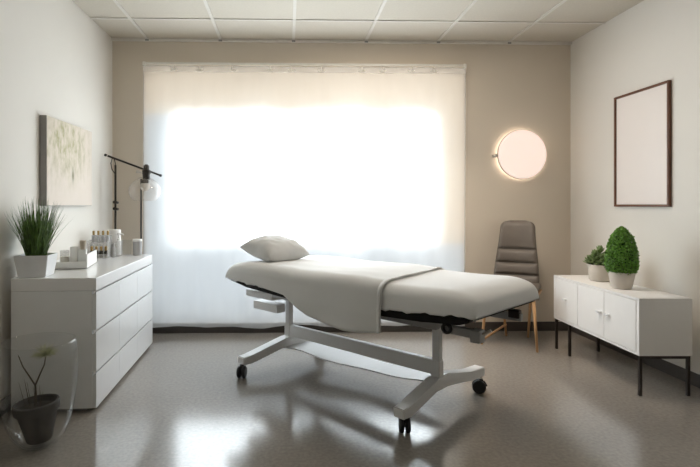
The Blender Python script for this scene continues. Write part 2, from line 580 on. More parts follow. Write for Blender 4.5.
# ------------------------------------------------------------------ white dresser
DX0, DX1, DY0, DY1, DZ = XL + .026, -1.079, 2.80, 4.135, .738
dr = thing('dresser', 'long white chest of drawers with gloss top along the left wall', 'chest of drawers', ((DX0 + DX1) / 2, (DY0 + DY1) / 2, 0), math.radians(2.0))
lx0, lx1, ly0, ly1 = DX0 - dr.location.x, DX1 - dr.location.x, DY0 - dr.location.y, DY1 - dr.location.y
obj('top', B(lx0, lx1, ly0, ly1, .668, DZ, bevel=.003), 'lacq_top', dr)
obj('side_panel', B(lx0, lx1 - .022, ly0 + .001, ly0 + .028, .02, .667, bevel=.002), 'lacquer', dr)
obj('side_panel', B(lx0, lx1 - .022, ly1 - .028, ly1 - .001, .02, .667, bevel=.002), 'lacquer', dr)
obj('carcass', B(lx0 + .004, lx1 - .03, ly0 + .03, ly1 - .03, .03, .66), 'cab', dr)
obj('plinth', B(lx0 + .02, lx1 - .06, ly0 + .03, ly1 - .03, 0, .03), 'shadow_gap', dr)
zr = [(.022, .212), (.222, .441), (.451, .660)]
yr = [(ly0 + .002, ly0 + .432), (ly0 + .4345, ly0 + .8625), (ly0 + .865, ly1 - .002)]
for z0, z1 in zr:
    for y0, y1 in yr:
        bm = bmesh.new()
        prism_xz(bm, [(lx1 - .021, z0), (lx1, z0), (lx1, z1), (lx1 - .004, z1), (lx1 - .018, z1 - .012), (lx1 - .021, z1 - .012)], y0, y1)
        obj('drawer', bm, 'lacquer', dr)

# ------------------------------------------------------------------ sideboard with steel legs
SX0, SX1, SY0, SY1, SZ0, SZ1 = 2.102, 2.418, 2.945, 3.965, .241, .583
sb = thing('sideboard', 'low white three-door cabinet on thin dark legs by the right wall', 'cabinet', ((SX0 + SX1) / 2, (SY0 + SY1) / 2, 0), math.radians(-1.6))
x0, x1, y0, y1 = SX0 - sb.location.x, SX1 - sb.location.x, SY0 - sb.location.y, SY1 - sb.location.y
t = .014
bm = bmesh.new()
box(bm, x0, x1, y0, y0 + .026, SZ0, SZ1, bevel=.002)
box(bm, x0, x1, y1 - .026, y1, SZ0, SZ1, bevel=.002)
box(bm, x0, x1, y0 + t, y1 - t, SZ0, SZ0 + t)
box(bm, x0, x1, y0 + t, y1 - t, SZ1 - t, SZ1)
box(bm, x1 - t, x1, y0 + t, y1 - t, SZ0 + t, SZ1 - t)
box(bm, x0 + .012, x1 - t, y0 + .312, y0 + .322, SZ0 + t, SZ1 - t)
box(bm, x0 + .012, x1 - t, y0 + .622, y0 + .632, SZ0 + t, SZ1 - t)
obj('cabinet_body', bm, 'cab', sb)
et = .026
dw = (y1 - y0 - 2 * et - .004 * 4) / 3
for k in range(3):
    a = y0 + et + .004 + k * (dw + .004)
    d = obj('door', B(x0 - .001, x0 + .012, a, a + dw, SZ0 + t + .003, SZ1 - t - .003, bevel=.0015), 'cab', sb)
    ky = a + (.05 if k == 1 else dw - .05 if k == 0 else dw * .5)
    if k == 1: ky = a + .045
    if k == 0: ky = a + dw - .045
    kn = lathe(bmesh.new(), [(.006, 0), (.006, .012), (.010, .014), (.011, .02), (.009, .024)], 20)
    bmesh.ops.scale(kn, vec=(.7, 1.7, 1), verts=kn.verts)
    bmesh.ops.transform(kn, matrix=Matrix.Translation((x0 - .0005, ky, SZ1 - .16)) @ Matrix.Rotation(-PI / 2, 4, 'Y'), verts=kn.verts)
    obj('knob', kn, 'white_pot', d, smooth=False)
lw = .018
for (lx, ly) in ((x0 + .006, y0 + .006), (x1 - .006 - lw, y0 + .006), (x0 + .006, y1 - .006 - lw), (x1 - .006 - lw, y1 - .1), (x0 + .006, y1 - .22)):
    obj('leg', B(lx, lx + lw, ly, ly + lw, 0, SZ0 - .001, bevel=.002), 'leg_dark', sb)
obj('leg_rail', B(x0 + .006, x1 - .006, y0 + .0065, y0 + .0235, SZ0 - .018, SZ0 - .0005), 'leg_dark', sb)
obj('leg_rail', B(x0 + .006, x1 - .006, y1 - .0235, y1 - .0065, SZ0 - .018, SZ0 - .0005), 'leg_dark', sb)

# topiary
def round_pot(root, rb, rt, h, m, thick=.008, bev=.006, n=40):
    b = bmesh.new()
    lathe(b, [(rb * .6, 0), (rb - bev, 0), (rb, bev), (rb + (rt - rb) * .5, h * .5), (rt, h - .004), (rt - .002, h), (rt - thick + .002, h), (rt - thick, h - .004), (rt - thick, h - .02)], n, cap1=False)
    obj('pot', b, m, root, autosmooth=50)
    b = lathe(bmesh.new(), [(rt - thick - .001, h - .03), (rt - thick - .001, h - .018), (rt * .5, h - .012), (.01, h - .01)], 24)
    obj('soil', b, 'soil', root)

def leaf(bm, p, d, up, L, W, fold=.25, droop=0.):
    """a small folded leaf: midrib from p along d"""
    d = d.normalized()
    s = d.cross(up)
    if s.length < .01:
        s = d.cross(Vector((1, 0, .1)))
    s.normalize()
    n = s.cross(d).normalized()
    q = [p, p + d * L * .5 + n * L * .08, p + d * L - n * L * droop]
    l1 = bm.verts.new(q[1] + s * W * .5 + n * W * fold)
    r1 = bm.verts.new(q[1] - s * W * .5 + n * W * fold)
    a, m_, c = (bm.verts.new(x) for x in q)
    for f in ((a, m_, l1), (l1, m_, c), (a, r1, m_), (r1, c, m_)):
        bm.faces.new(f)

tp = thing('potted_topiary', 'dense cone-shaped green boxwood in a stone pot on the white cabinet', 'potted plant', (2.23, 3.32, SZ1))
round_pot(tp, .06, .08, .112, 'stone_pot')
def cone_r(t):      # radius along the crown, t 0 bottom to 1 top
    if t < .18:
        return .096 * (.80 + .20 * math.sin(t / .18 * PI / 2))
    u = (t - .18) / .82
    return .096 * max(0., 1 - u ** 2.2) ** .55
h0, hc = .098, .312
bm = bmesh.new()
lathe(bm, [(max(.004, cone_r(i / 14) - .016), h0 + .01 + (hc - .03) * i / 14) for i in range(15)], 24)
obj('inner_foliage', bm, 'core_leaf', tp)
bm = bmesh.new()
for i in range(5800):
    t = random.random() ** 1.25
    r = cone_r(t)
    a = random.random() * 2 * PI
    bumpy = 1 + .025 * math.sin(a * 7 + t * 13) + .02 * math.sin(a * 11 - t * 23)
    rr = max(.002, r * bumpy - .004 - .012 * random.random())
    p = Vector((rr * math.cos(a), rr * math.sin(a), h0 + .006 + hc * t * .965))
    out = Vector((math.cos(a), math.sin(a), -.15 + 1.1 * t * t))
    out += Vector((random.gauss(0, .45), random.gauss(0, .45), random.gauss(0, .35)))
    out.normalize()
    tang = Vector((random.gauss(0, 1), random.gauss(0, 1), random.gauss(.5, .8)))
    tang = tang - out * tang.dot(out) + out * .35
    leaf(bm, p, tang, out, random.uniform(.011, .017), random.uniform(.009, .013))
obj('foliage', bm, 'box_leaf', tp)

sc = thing('potted_succulent', 'small grey-green succulent in a plain stone pot behind the topiary', 'potted plant', (2.295, 3.655, SZ1))
round_pot(sc, .074, .079, .12, 'stone_pot', bev=.012)
def fat_leaf(bm, p, d, L, W, Th):
    d = d.normalized()
    s = d.cross(Vector((0, 0, 1)))
    s = s.normalized() if s.length > .01 else Vector((1, 0, 0))
    n = s.cross(d).normalized()
    rings = []
    for k, (f, w) in enumerate(((0, .35), (.25, .75), (.55, 1.), (.8, .75), (1., .12))):
        c = p + d * L * f + n * (L * .22 * f * f)
        rings.append([bm.verts.new(c + s * W * w * .5 * math.cos(2 * PI * j / 8) + n * Th * w * .5 * math.sin(2 * PI * j / 8)) for j in range(8)])
    for a, b in zip(rings, rings[1:]):
        for j in range(8):
            bm.faces.new((a[j], a[(j + 1) % 8], b[(j + 1) % 8], b[j]))
    bm.faces.new(rings[0][::-1]); bm.faces.new(rings[-1])
bm = bmesh.new()
for (cx, cy, ch, sz) in ((0, 0, .245, 1.25), (.045, -.02, .215, 1.15), (-.046, -.012, .22, 1.15), (.004, .048, .21, 1.1), (-.012, -.052, .195, 1.1), (.058, .032, .18, 1.), (-.06, .034, .18, 1.)):
    tube(bm, [(cx * .6, cy * .6, .1), (cx, cy, ch - .02)], .007, 6)
    for k in range(20):
        a = k * 2.39996 + cx * 40
        f = k / 19
        e = -.05 + 1.25 * f ** 1.3
        fat_leaf(bm, Vector((cx, cy, .125 + (ch - .15) * min(1, f * 1.25))), Vector((math.cos(a) * math.cos(e), math.sin(a) * math.cos(e), math.sin(e))), sz * (.05 - .018 * f), sz * (.028 - .008 * f), sz * .009)
obj('rosettes', bm, 'succ', sc, smooth=True)

# ------------------------------------------------------------------ upholstered chair
ch = thing('chair', 'taupe padded high-back chair with pale wooden legs against the back wall', 'chair', (1.872, 4.15, 0), math.radians(-122.7))
# local +x faces forward, +y is the sitter's left
bm = bmesh.new()
NTH, NSC = 60, 20
zb, zt = .44, 1.005
grooves = [.545, .645, .76]
def back_w(z):
    w = .185 - .045 * smoothstep(zb, zt, z)
    top = (z - (zt - .07)) / .07
    if top > 0:
        w *= (max(0, 1 - top ** 2.6)) ** .5 * .55 + .45 if top < 1 else .45
    return w
def back_x(z):
    return -.155 - .12 * ((z - zb) / (zt - zb)) ** 1.1
def pad(z):
    d = .03
    for gz in grooves:
        d -= .024 * math.exp(-((z - gz) / .010) ** 2)
    # sag below each groove: channels swell towards the bottom
    for a, b in zip([zb] + grooves, grooves + [zt]):
        if a <= z < b:
            d += .008 * math.sin(PI * (z - a) / (b - a))
    return d
front, rear = [], []
for j in range(NTH + 1):
    z = zb + (zt - zb) * j / NTH
    w = back_w(z)
    e = 1 if zt - z > .05 else max(.05, (1 - ((.05 - (zt - z)) / .05) ** 2) ** .5)
    fa, ra = [], []
    for i in range(NSC + 1):
        s = -1 + 2 * i / NSC
        edge = (1 - abs(s) ** 5) ** .5 if abs(s) < 1 else 0
        curve = .03 * s * s
        fa.append(bm.verts.new((back_x(z) + curve + pad(z) * edge * e, w * s, z)))
        ra.append(bm.verts.new((back_x(z) + curve - .022 * edge * e, w * s, z)))
    front.append(fa); rear.append(ra)
for j in range(NTH):
    for i in range(NSC):
        bm.faces.new((front[j][i], front[j][i + 1], front[j + 1][i + 1], front[j + 1][i]))
        bm.faces.new((rear[j][i], rear[j + 1][i], rear[j + 1][i + 1], rear[j][i + 1]))
for i in range(NSC):
    bm.faces.new((front[0][i], rear[0][i], rear[0][i + 1], front[0][i + 1]))
    bm.faces.new((front[-1][i], front[-1][i + 1], rear[-1][i + 1], rear[-1][i]))
bmesh.ops.remove_doubles(bm, verts=bm.verts, dist=1e-5)
obj('backrest', bm, 'leather', ch, smooth=True)
bm = B(-.19, .235, -.20, .195, .43, .487, bevel=.026, seg=4)
obj('seat', bm, 'leather', ch, smooth=True)
obj('seat_frame', B(-.17, .22, -.2, .2, .41, .432, bevel=.006), 'oak', ch)
for (a, b) in (((.215, .205), (.195, .175)), ((.205, -.21), (.19, -.175)), ((-.225, .085), (-.15, .12)), ((-.19, -.085), (-.15, -.12))):
    obj('leg', T([(a[0], a[1], 0), ((a[0] + b[0]) / 2, (a[1] + b[1]) / 2, .21), (b[0], b[1], .42)], [.009, .0115, .013], 12), 'oak', ch, smooth=True)
obj('stretcher', T([(.2, -.208, .035), (-.185, -.087, .10)], .009, 10), 'oak', ch, smooth=True)

# ------------------------------------------------------------------ treatment bed
ANG = math.radians(-47.5)
BC = (.4715, 3.122, 0)
bed = thing('treatment_bed', 'white wheeled massage table with enamel frame in the middle of the room', 'massage table', BC, ANG)
ZB, ZT, HU, HV = .617, .745, .915, .388
RF, RHD, RV, RZ = .17, .21, .075, .065
def sect(u, off=0.):
    """top height and half width of the mattress at u"""
    def f(d, r):
        k = max(0, min(1, d / r))
        return math.sqrt(max(0, 1 - (1 - k) ** 2))
    h = f(HU + off - u, RF) if u > 0 else f(u + HU + off, RHD)
    plan = f(HU + off - u, .06) if u > 0 else f(u + HU + off, .05)
    return ZT + off - RZ * (1 - h) + .004 * math.sin(u * 9), HV + off - .03 * (1 - plan)
def arc_section(zt, hv, zlow_n, zlow_f, n=8, m=24, side=6):
    """points of one cross-section from near hem over the top to far hem"""
    p = []
    z1 = zt - RZ
    for k in range(side):
        f = k / side
        p.append((-hv, zlow_n + (max(z1, zlow_n) - zlow_n) * f))
    for k in range(n + 1):
        a = PI - (PI / 2) * k / n
        p.append((-hv + RV + RV * math.cos(a), z1 + RZ * math.sin(a)))
    for k in range(1, m):
        p.append((-hv + RV + (2 * hv - 2 * RV) * k / m, zt))
    for k in range(n + 1):
        a = PI / 2 - (PI / 2) * k / n
        p.append((hv - RV + RV * math.cos(a), z1 + RZ * math.sin(a)))
    for k in range(1, side + 1):
        f = k / side
        p.append((hv, max(z1, zlow_f) + (zlow_f - max(z1, zlow_f)) * f))
    return p
us = [-HU + 1e-4 + .1 * (k / 10) ** 1.8 for k in range(10)] + [-.81 + 1.54 * k / 60 for k in range(61)] + [HU - 1e-4 - .18 * (k / 14) ** 1.8 for k in range(13, -1, -1)]
bm = bmesh.new()
rings = []
def ring(u, sec):
    return [bm.verts.new((u, v, z)) for v, z in sec]
def flat(sec, lo):
    return [(v, min(z, lo)) for v, z in sec]
for idx, u in enumerate(us):
    zt, hv = sect(u)
    hem = ZB - .006 + .03 * smoothstep(.4, .92, u) + .015 * smoothstep(-.5, -.9, u) + .004 * math.sin(u * 40) + .003 * math.sin(u * 95)
    s = arc_section(zt, hv, hem, hem)
    if idx == 0:
        rings.append(ring(u, [(v, hem + (z - hem) * .02) for v, z in s]))
        rings.append(ring(u - .004, [(v, hem + (z - hem) * .5) for v, z in s]))
    rings.append(ring(u, s))
    if idx == len(us) - 1:
        rings.append(ring(u + .004, [(v, hem + (z - hem) * .5) for v, z in s]))
        rings.append(ring(u, [(v, hem + (z - hem) * .02) for v, z in s]))
for a, b in zip(rings, rings[1:]):
    for k in range(len(a)):
        k2 = (k + 1) % len(a)
        bm.faces.new((a[k], a[k2], b[k2], b[k]))
obj('mattress', bm, 'cover', bed, smooth=True)
# black padded underside
bm = bmesh.new()
prism_xz(bm, [(-.885, .630), (-.6, .616), (-.3, .606), (.4, .612), (.65, .625), (.893, .640), (.893, .617), (.84, .598), (.65, .583), (.4, .573), (-.3, .568), (-.7, .590), (-.885, .618)], -HV + .012, HV - .012)
bmesh.ops.bevel(bm, geom=[e for e in bm.edges], offset=.008, segments=2, affect='EDGES', clamp_overlap=True)
obj('underside', bm, 'bed_black', bed, autosmooth=40)
# steel under-frame
for s in (-1, 1):
    obj('frame_rail', B(-.62, .665, s * .25 - .018, s * .25 + .018, .527, .573, bevel=.003), 'bed_grey', bed)
    rl = obj('foot_rail', B(.70, .868, s * .25 - .014, s * .25 + .014, .522, .562, bevel=.003), 'bed_grey', bed)
    obj('end_block', B(.845, .895, s * .25 - .03, s * .25 + .03, .505, .565, bevel=.008) if s < 0 else B(.80, .86, .23, .27, .535, .58, bevel=.006), 'bed_grey' if s < 0 else 'blk', rl)
    if s < 0: obj('pin', T([(.89, s * .25, .545), (.93, s * .25 + .01, .57)], .006), 'alu', rl)
for u in (-.6, .485, .64):
    obj('cross_bar', B(u - .02, u + .02, -.235, .235, .53, .57, bevel=.003), 'bed_grey', bed)
lv = lathe(bmesh.new(), [(.015, -.008), (.026, -.008), (.028, 0), (.026, .008), (.015, .008), (.015, -.008)], 24, cap0=False, cap1=False)
bmesh.ops.transform(lv, matrix=Matrix.Translation((.725, -.272, .548)) @ Matrix.Rotation(PI / 2, 4, 'X'), verts=lv.verts)
obj('lever', lv, 'rubber', bed, smooth=True)
# head end mechanics
obj('actuator', B(-.84, -.56, -.27, -.06, .503, .55, bevel=.006), 'bed_paint', bed)
obj('bracket', B(-.90, -.78, -.12, .13, .548, .575, bevel=.004), 'bed_paint', bed)
obj('head_bar', B(-.92, -.66, -.14, -.06, .385, .444, bevel=.004), 'bed_paint', bed)
# columns, beam, feet
UR, UL = .512, -.685
for u in (UR, UL):
    c = obj('column', B(u - .021, u + .021, -.020, .020, .18, .535, bevel=.004), 'bed_paint', bed)
    obj('collar', B(u - .026, u + .026, -.024, .024, .17, .292, bevel=.005), 'bed_paint', c)
bm = bmesh.new()
prism_xz(bm, [(UL, .208), (UR, .212), (UR, .293), (UL, .285)], -.02, .02)
bmesh.ops.bevel(bm, geom=list(bm.edges), offset=.004, segments=2, affect='EDGES')
obj('beam', bm, 'bed_paint', bed)
bm = bmesh.new()      # wavy tray under the beam
n = 40
top, bot = [], []
for i in range(n + 1):
    u = UL - .03 + (UR - UL - .03) * i / n
    z = .125 + .012 * math.sin(i / n * PI * 2.2 + .6)
    w0 = -.075 + .15 * i / n + .018 * math.sin(i / n * PI * 4.2)
    top.append([bm.verts.new((u, w0, z)), bm.verts.new((u, .20, z + .012))])
    bot.append([bm.verts.new((u, w0, z - .008)), bm.verts.new((u, .20, z + .004))])
for i in range(n):
    bm.faces.new((top[i][0], top[i + 1][0], top[i + 1][1], top[i][1]))
    bm.faces.new((bot[i][0], bot[i][1], bot[i + 1][1], bot[i + 1][0]))
    bm.faces.new((top[i][0], bot[i][0], bot[i + 1][0], top[i + 1][0]))
    bm.faces.new((top[i][1], top[i + 1][1], bot[i + 1][1], bot[i][1]))
for e in (0, n):
    bm.faces.new((top[e][0], top[e][1], bot[e][1], bot[e][0]))
obj('tray', bm, 'bed_paint', bed, autosmooth=40)
def foot(u, du0=0., du1=0., near=0., far=0.):
    pts_t = [(-.375, .132), (-.30, .14), (-.06, .2), (.05, .215), (.14, .198), (.3, .17), (.45, .165)]
    pts_b = [(.45, .112), (.31, .115), (.16, .135), (.05, .15), (-.06, .142), (-.28, .088), (-.31, .083), (-.375, .083)]
    b = bmesh.new()
    pts = [(y - near if y < -.2 else y - far if y > .25 else y, z) for y, z in pts_t + pts_b]
    prism_yz(b, pts, u - .034, u + .034)
    for v in b.verts:
        v.co.x += (du0 if v.co.y < 0 else du1) * abs(v.co.y) / .45
    bmesh.ops.bevel(b, geom=list(b.edges), offset=.005, segments=2, affect='EDGES', clamp_overlap=True)
    return b
def caster(root_part, u, v, zt, ang):
    b = bmesh.new()
    for s in (-1, 1):
        w = lathe(bmesh.new(), [(.012, -.011), (.034, -.011), (.04, -.006), (.04, .006), (.034, .011), (.012, .011)], 28)
        merge(b, w, Matrix.Translation((0, s * .016, .04)) @ Matrix.Rotation(PI / 2, 4, 'X'))
    box(b, -.016, .022, -.006, .006, .03, .082, bevel=.004)
    # hood over the wheels
    tube(b, [(-.018, 0, .04), (.0, 0, .074), (.03, 0, .07), (.044, 0, .045)], .006, 8)
    box(b, -.0, .024, -.013, .013, .074, .088, bevel=.004)
    bmesh.ops.transform(b, matrix=Matrix.Translation((u, v, 0)) @ Matrix.Rotation(ang, 4, 'Z'), verts=b.verts)
    o = obj('caster', b, 'rubber', root_part, autosmooth=35)
    obj('stem', T([(u + .011 * math.cos(ang), v + .011 * math.sin(ang), .075), (u + .011 * math.cos(ang), v + .011 * math.sin(ang), zt)], .008, 10), 'alu', root_part)
fr_ = obj('foot_bar', foot(UR, .01, .02), 'bed_paint', bed)
fl_ = obj('foot_bar', foot(UL, -.02, 0, .045, .11), 'bed_paint', bed)
caster(fr_, UR + .01, -.325, .09, 2.3)
caster(fr_, UR + .015, .45, .12, .55)
caster(fl_, UL + .0, -.425, .09, 2.2)
caster(fl_, UL + .0, .32, .12, .3)

# ------------------------------------------------------------------ draped sheet
OFF = .007
hang = [(-.95, .632), (-.91, .635), (-.86, .642), (-.76, .643), (-.58, .624), (-.30, .594), (-.21, .552), (-.084, .503), (.073, .472), (.184, .466), (.288, .474), (.354, .484), (.46, .502)]
def hang_z(u):
    for (a, b), (c, d) in zip(hang, hang[1:]):
        if u <= c:
            k = (u - a) / (c - a)
            return b + (d - b) * k
    return hang[-1][1]
sheet = thing('bed_sheet', 'grey-white sheet draped over the pillow end of the massage table, one side hanging down', 'sheet', BC, ANG)
bm = bmesh.new()
rings = []
UE = .42
def uend(v, z):
    return .0
NS = 70
ul = [-HU - OFF + 1e-4 + .1 * (k / 10) ** 1.8 for k in range(10)] + [-.81 + (UE + .81) * k / NS for k in range(NS + 1)]
def sheet_ring(u, squash=1.):
    zt, hv = sect(max(u, -HU - OFF + 1e-4), OFF)
    hz = hang_z(u)
    s = arc_section(zt, hv + .002, hz, .56 if u > -.85 else .63, side=14)
    out = []
    for v, z in s:
        uu = u
        # the free hem runs slightly askew across the bed
        k = smoothstep(-.2, UE, u)
        uu += k * (-.05 * (v / HV + .75) if v > -.3 else .012)
        drop = max(0, ZT - RZ - z)
        vv = v
        if v < 0 and drop > 0:
            vv = v - .010 * min(1, drop / .1) + .007 * math.sin(u * 17 + .8) * min(1, drop / .15) - .10 * max(0, drop - .12) * 0
        zz = z + (.0016 * math.sin(u * 23 + v * 11) + .0012 * math.sin(u * 9 - v * 31) if abs(v) < .33 else 0)
        zz = hz + (zz - hz) * squash if squash < 1 else zz
        out.append(bm.verts.new((uu, vv, zz)))
    return out
rings.append(sheet_ring(ul[0], .05))
rings.append(sheet_ring(ul[0], .5))
for u in ul:
    rings.append(sheet_ring(u))
for a, b in zip(rings, rings[1:]):
    for k in range(len(a) - 1):
        bm.faces.new((a[k], a[k + 1], b[k + 1], b[k]))
so = obj('sheet_cloth', bm, 'sheet', sheet, smooth=True)
md = so.modifiers.new('thick', 'SOLIDIFY')
md.thickness = .004
md.offset = 1
# the stitched hem along the free edge
bm = bmesh.new()
rr = []
for u in (UE - .022, UE + .001):
    rr.append(sheet_ring(u))
for v in bm.verts:
    c = Vector((0, 0, 1)) if abs(v.co.y) < HV - .04 else Vector((0, -1 if v.co.y < 0 else 1, 0))
    v.co += c * .005
for k in range(len(rr[0]) - 1):
    bm.faces.new((rr[0][k], rr[0][k + 1], rr[1][k + 1], rr[1][k]))
hm = obj('hem', bm, 'sheet', sheet, smooth=True)
md = hm.modifiers.new('thick', 'SOLIDIFY')
md.thickness = .004
md.offset = 0

# ------------------------------------------------------------------ pillow
pb = bmesh.new()
N = 36
PL, PW = .19, .16     # half sizes
def pil(a, b, sgn):
    ea, eb = 1 - abs(a) ** 3.6, 1 - abs(b) ** 3.6
    h = .1 * max(0, ea) ** .5 * max(0, eb) ** .5 * (1 - .12 * (a * a + b * b))
    pin = 1 - .10 * (1 - abs(b)) ** 1.0 * abs(a) ** 3
    pin2 = 1 - .10 * (1 - abs(a)) ** 1.0 * abs(b) ** 3
    wr = .003 * math.sin(a * 9 + b * 5) * ea * eb + .0022 * math.sin(a * 17 - b * 12) * ea * eb + .003 * math.sin(a * 4 + b * 13) * ea * eb
    z = sgn * h + (wr if sgn > 0 else 0)
    if sgn < 0:
        z *= .62
    return Vector((b * PW * pin2, a * PL * pin, z))
gt = [[pb.verts.new(pil(-1 + 2 * i / N, -1 + 2 * j / N, 1)) for j in range(N + 1)] for i in range(N + 1)]
gb = [[pb.verts.new(pil(-1 + 2 * i / N, -1 + 2 * j / N, -1)) for j in range(N + 1)] for i in range(N + 1)]
for i in range(N):
    for j in range(N):
        pb.faces.new((gt[i][j], gt[i + 1][j], gt[i + 1][j + 1], gt[i][j + 1]))
        pb.faces.new((gb[i][j], gb[i][j + 1], gb[i + 1][j + 1], gb[i + 1][j]))
bmesh.ops.remove_doubles(pb, verts=pb.verts, dist=1e-5)
ca, sa = math.cos(ANG), math.sin(ANG)
pu, pv = -.695, -.125
po = obj('pillow', pb, 'pillow', None, smooth=True)
po.location = (BC[0] + pu * ca - pv * sa, BC[1] + pu * sa + pv * ca, .818)
po.rotation_euler = (0, 0, ANG)
po.rotation_euler = (Matrix.Rotation(ANG, 3, 'Z') @ Matrix.Rotation(math.radians(10), 3, 'Y')).to_euler()
tag(po, 'plump grey-white pillow at the head of the massage table', 'pillow')

# ------------------------------------------------------------------ floor lamp behind the dresser
fl = thing('floor_lamp', 'thin black lamp with slanted arm and clear glass shade behind the dresser', 'lamp', (-1.36, 4.29, 0))
def P(x, y, z):
    return (x + 1.36, y - 4.29, z)
obj('base', B(-.16, .18, -.09, .09, 0, .02, bevel=.006), 'blk', fl)
po1 = obj('pole', T([P(-1.452, 4.29, .015), P(-1.452, 4.29, 1.475)], .009, 12), 'blk', fl, smooth=True)
for z in (1.165, 1.11):
    obj('clamp', T([P(-1.466, 4.29, z), P(-1.425, 4.275, z - .006)], [.013, .010], 10), 'blk', po1)
obj('pole', T([P(-1.243, 4.31, .015), P(-1.243, 4.31, 1.36)], .008, 12), 'blk', fl, smooth=True)
arm = obj('arm', T([P(-1.515, 4.29, 1.553), P(-1.082, 4.29, 1.392)], [.0085, .0085], 12), 'blk', fl, smooth=True)
for p in ((-1.534, 1.560), (-1.074, 1.389)):
    obj('end_knob', T([P(p[0] - .008, 4.29, p[1] + .003), P(p[0] + .008, 4.29, p[1] - .003)], .011, 12), 'blk', arm)
lp = [(-1.452, 1.40), (-1.478, 1.44), (-1.487, 1.49), (-1.476, 1.535), (-1.463, 1.538), (-1.452, 1.5), (-1.447, 1.46)]
obj('cable_loop', T([P(x, 4.282, z) for x, z in lp], .004, 8), 'blk', fl, smooth=True)
sx, sz = -1.205, 1.4
sk = obj('socket', lathe(bmesh.new(), [(.012, 1.352), (.03, 1.355), (.032, 1.40), (.036, 1.405), (.036, 1.43), (.024, 1.44), (.022, 1.47), (.012, 1.482)], 24, (sx + 1.36 + .012, 0)), 'blk', fl, autosmooth=40)
obj('thumb_screw', T([P(sx - .01, 4.275, 1.41), P(sx - .065, 4.265, 1.425)], [.008, .016], 12), 'alu', sk)
gx_, gy_ = sx + 1.36, 0
prof = [(.036, 1.372), (.05, 1.366), (.075, 1.352), (.105, 1.328), (.128, 1.295), (.136, 1.262), (.130, 1.226), (.112, 1.195), (.092, 1.176)]
inner = [(r - .003, z) for r, z in prof[::-1]]
gs = lathe(bmesh.new(), prof + inner, 48, (0, 0), cap0=False, cap1=False)
bmesh.ops.transform(gs, matrix=Matrix.Translation((gx_, gy_, 0)), verts=gs.verts)
obj('glass_shade', gs, 'shade', fl, smooth=True)
obj('bulb', lathe(bmesh.new(), [(.014, 1.352), (.018, 1.338), (.034, 1.318), (.042, 1.298), (.036, 1.275), (.018, 1.26), (.004, 1.256)], 24, (gx_, gy_)), 'bulb', fl, smooth=True)
obj('bulb_cap', lathe(bmesh.new(), [(.026, 1.318), (.03, 1.325), (.03, 1.345), (.024, 1.354)], 20, (gx_, gy_)), 'blk', fl, smooth=True)

# ------------------------------------------------------------------ things on the dresser
TOP = DZ
# grass in a tapered square pot
gp = thing('potted_grass', 'tuft of upright dark green grass in a white tapered pot on the dresser', 'potted plant', (-1.428, 2.905, TOP), math.radians(7))
bm = bmesh.new()
hb, ht, hh_ = .072, .089, .122
def sq(r, z):
    return [bm.verts.new((x * r, y * r, z)) for x, y in ((-1, -1), (1, -1), (1, 1), (-1, 1))]
rr = [sq(hb, 0), sq(ht, hh_), sq(ht - .007, hh_), sq(ht - .012, hh_ - .03)]
for a, b in zip(rr, rr[1:]):
    for k in range(4):
        bm.faces.new((a[k], a[(k + 1) % 4], b[(k + 1) % 4], b[k]))
bm.faces.new(rr[0][::-1])
bmesh.ops.bevel(bm, geom=[e for e in bm.edges if len(e.link_faces) == 2], offset=.003, segments=2, affect='EDGES')
obj('pot', bm, 'white_pot', gp, autosmooth=40)
obj('soil', B(-ht + .013, ht - .013, -ht + .013, ht - .013, hh_ - .03, hh_ - .012), 'soil', gp)
bm = bmesh.new()
for i in range(420):
    a = random.random() * 2 * PI
    r0 = .052 * math.sqrt(random.random())
    lean = abs(random.gauss(0, .2)) + .05
    if i < 8:
        lean = random.uniform(.45, .75)
    L = random.uniform(.22, .36) * (1 - .25 * lean)
    aa = a + random.gauss(0, .5)
    base = Vector((r0 * math.cos(a), r0 * math.sin(a), hh_ - .016))
    side = Vector((-math.sin(aa), math.cos(aa), 0))
    w = random.uniform(.0019, .0033)
    tw = random.uniform(-.9, .9)
    prev = None
    for k in range(6):
        f = k / 5
        out = (lean * f + .28 * lean * f * f) * L
        p = base + Vector((math.cos(aa) * out, math.sin(aa) * out, L * (f - .12 * lean * f * f * 2)))
        p.x = max(p.x, -.112)
        sd = (side * math.cos(tw) + Vector((math.cos(aa), math.sin(aa), 0)) * math.sin(tw)) * w * (1 - f ** 2 * .9)
        cur_ = (bm.verts.new(p - sd), bm.verts.new(p + sd), bm.verts.new(p + Vector((math.cos(aa), math.sin(aa), 0)) * w * .6 * (1 - f)))
        if prev:
            for q in range(3):
                bm.faces.new((prev[q], prev[(q + 1) % 3], cur_[(q + 1) % 3], cur_[q]))
        prev = cur_
obj('blades', bm, 'grass', gp)

# tray with three containers
tr_rot = .2
tr = thing('tray', 'white tray with one tall end panel on the dresser beside the grass pot', 'tray', (-1.40, 3.37, TOP), tr_rot)
bm = bmesh.new()
w_, l_ = .10, .18
box(bm, -w_, w_, -l_, l_, .004, .014)
box(bm, -w_, w_, -l_, -l_ + .008, .004, .046, bevel=.002)
box(bm, -w_, w_, l_ - .008, l_, .004, .046, bevel=.002)
box(bm, -w_, -w_ + .008, -l_ + .008, l_ - .008, .004, .046)
obj('tray_body', bm, 'wcer', tr)
obj('end_panel', B(w_ - .008, w_ + .002, -l_, l_, .004, .09, bevel=.002), 'wcer', tr)
for sx_ in (-1, 1):
    for sy_ in (-1, 1):
        obj('pad', B(sx_ * .08 - .01, sx_ * .08 + .01, sy_ * .15 - .01, sy_ * .15 + .01, 0, .0045), 'rubber', tr)
def on_tray(u, v):
    c, s = math.cos(tr_rot), math.sin(tr_rot)
    return (-1.40 + u * c - v * s, 3.37 + u * s + v * c, TOP + .014)
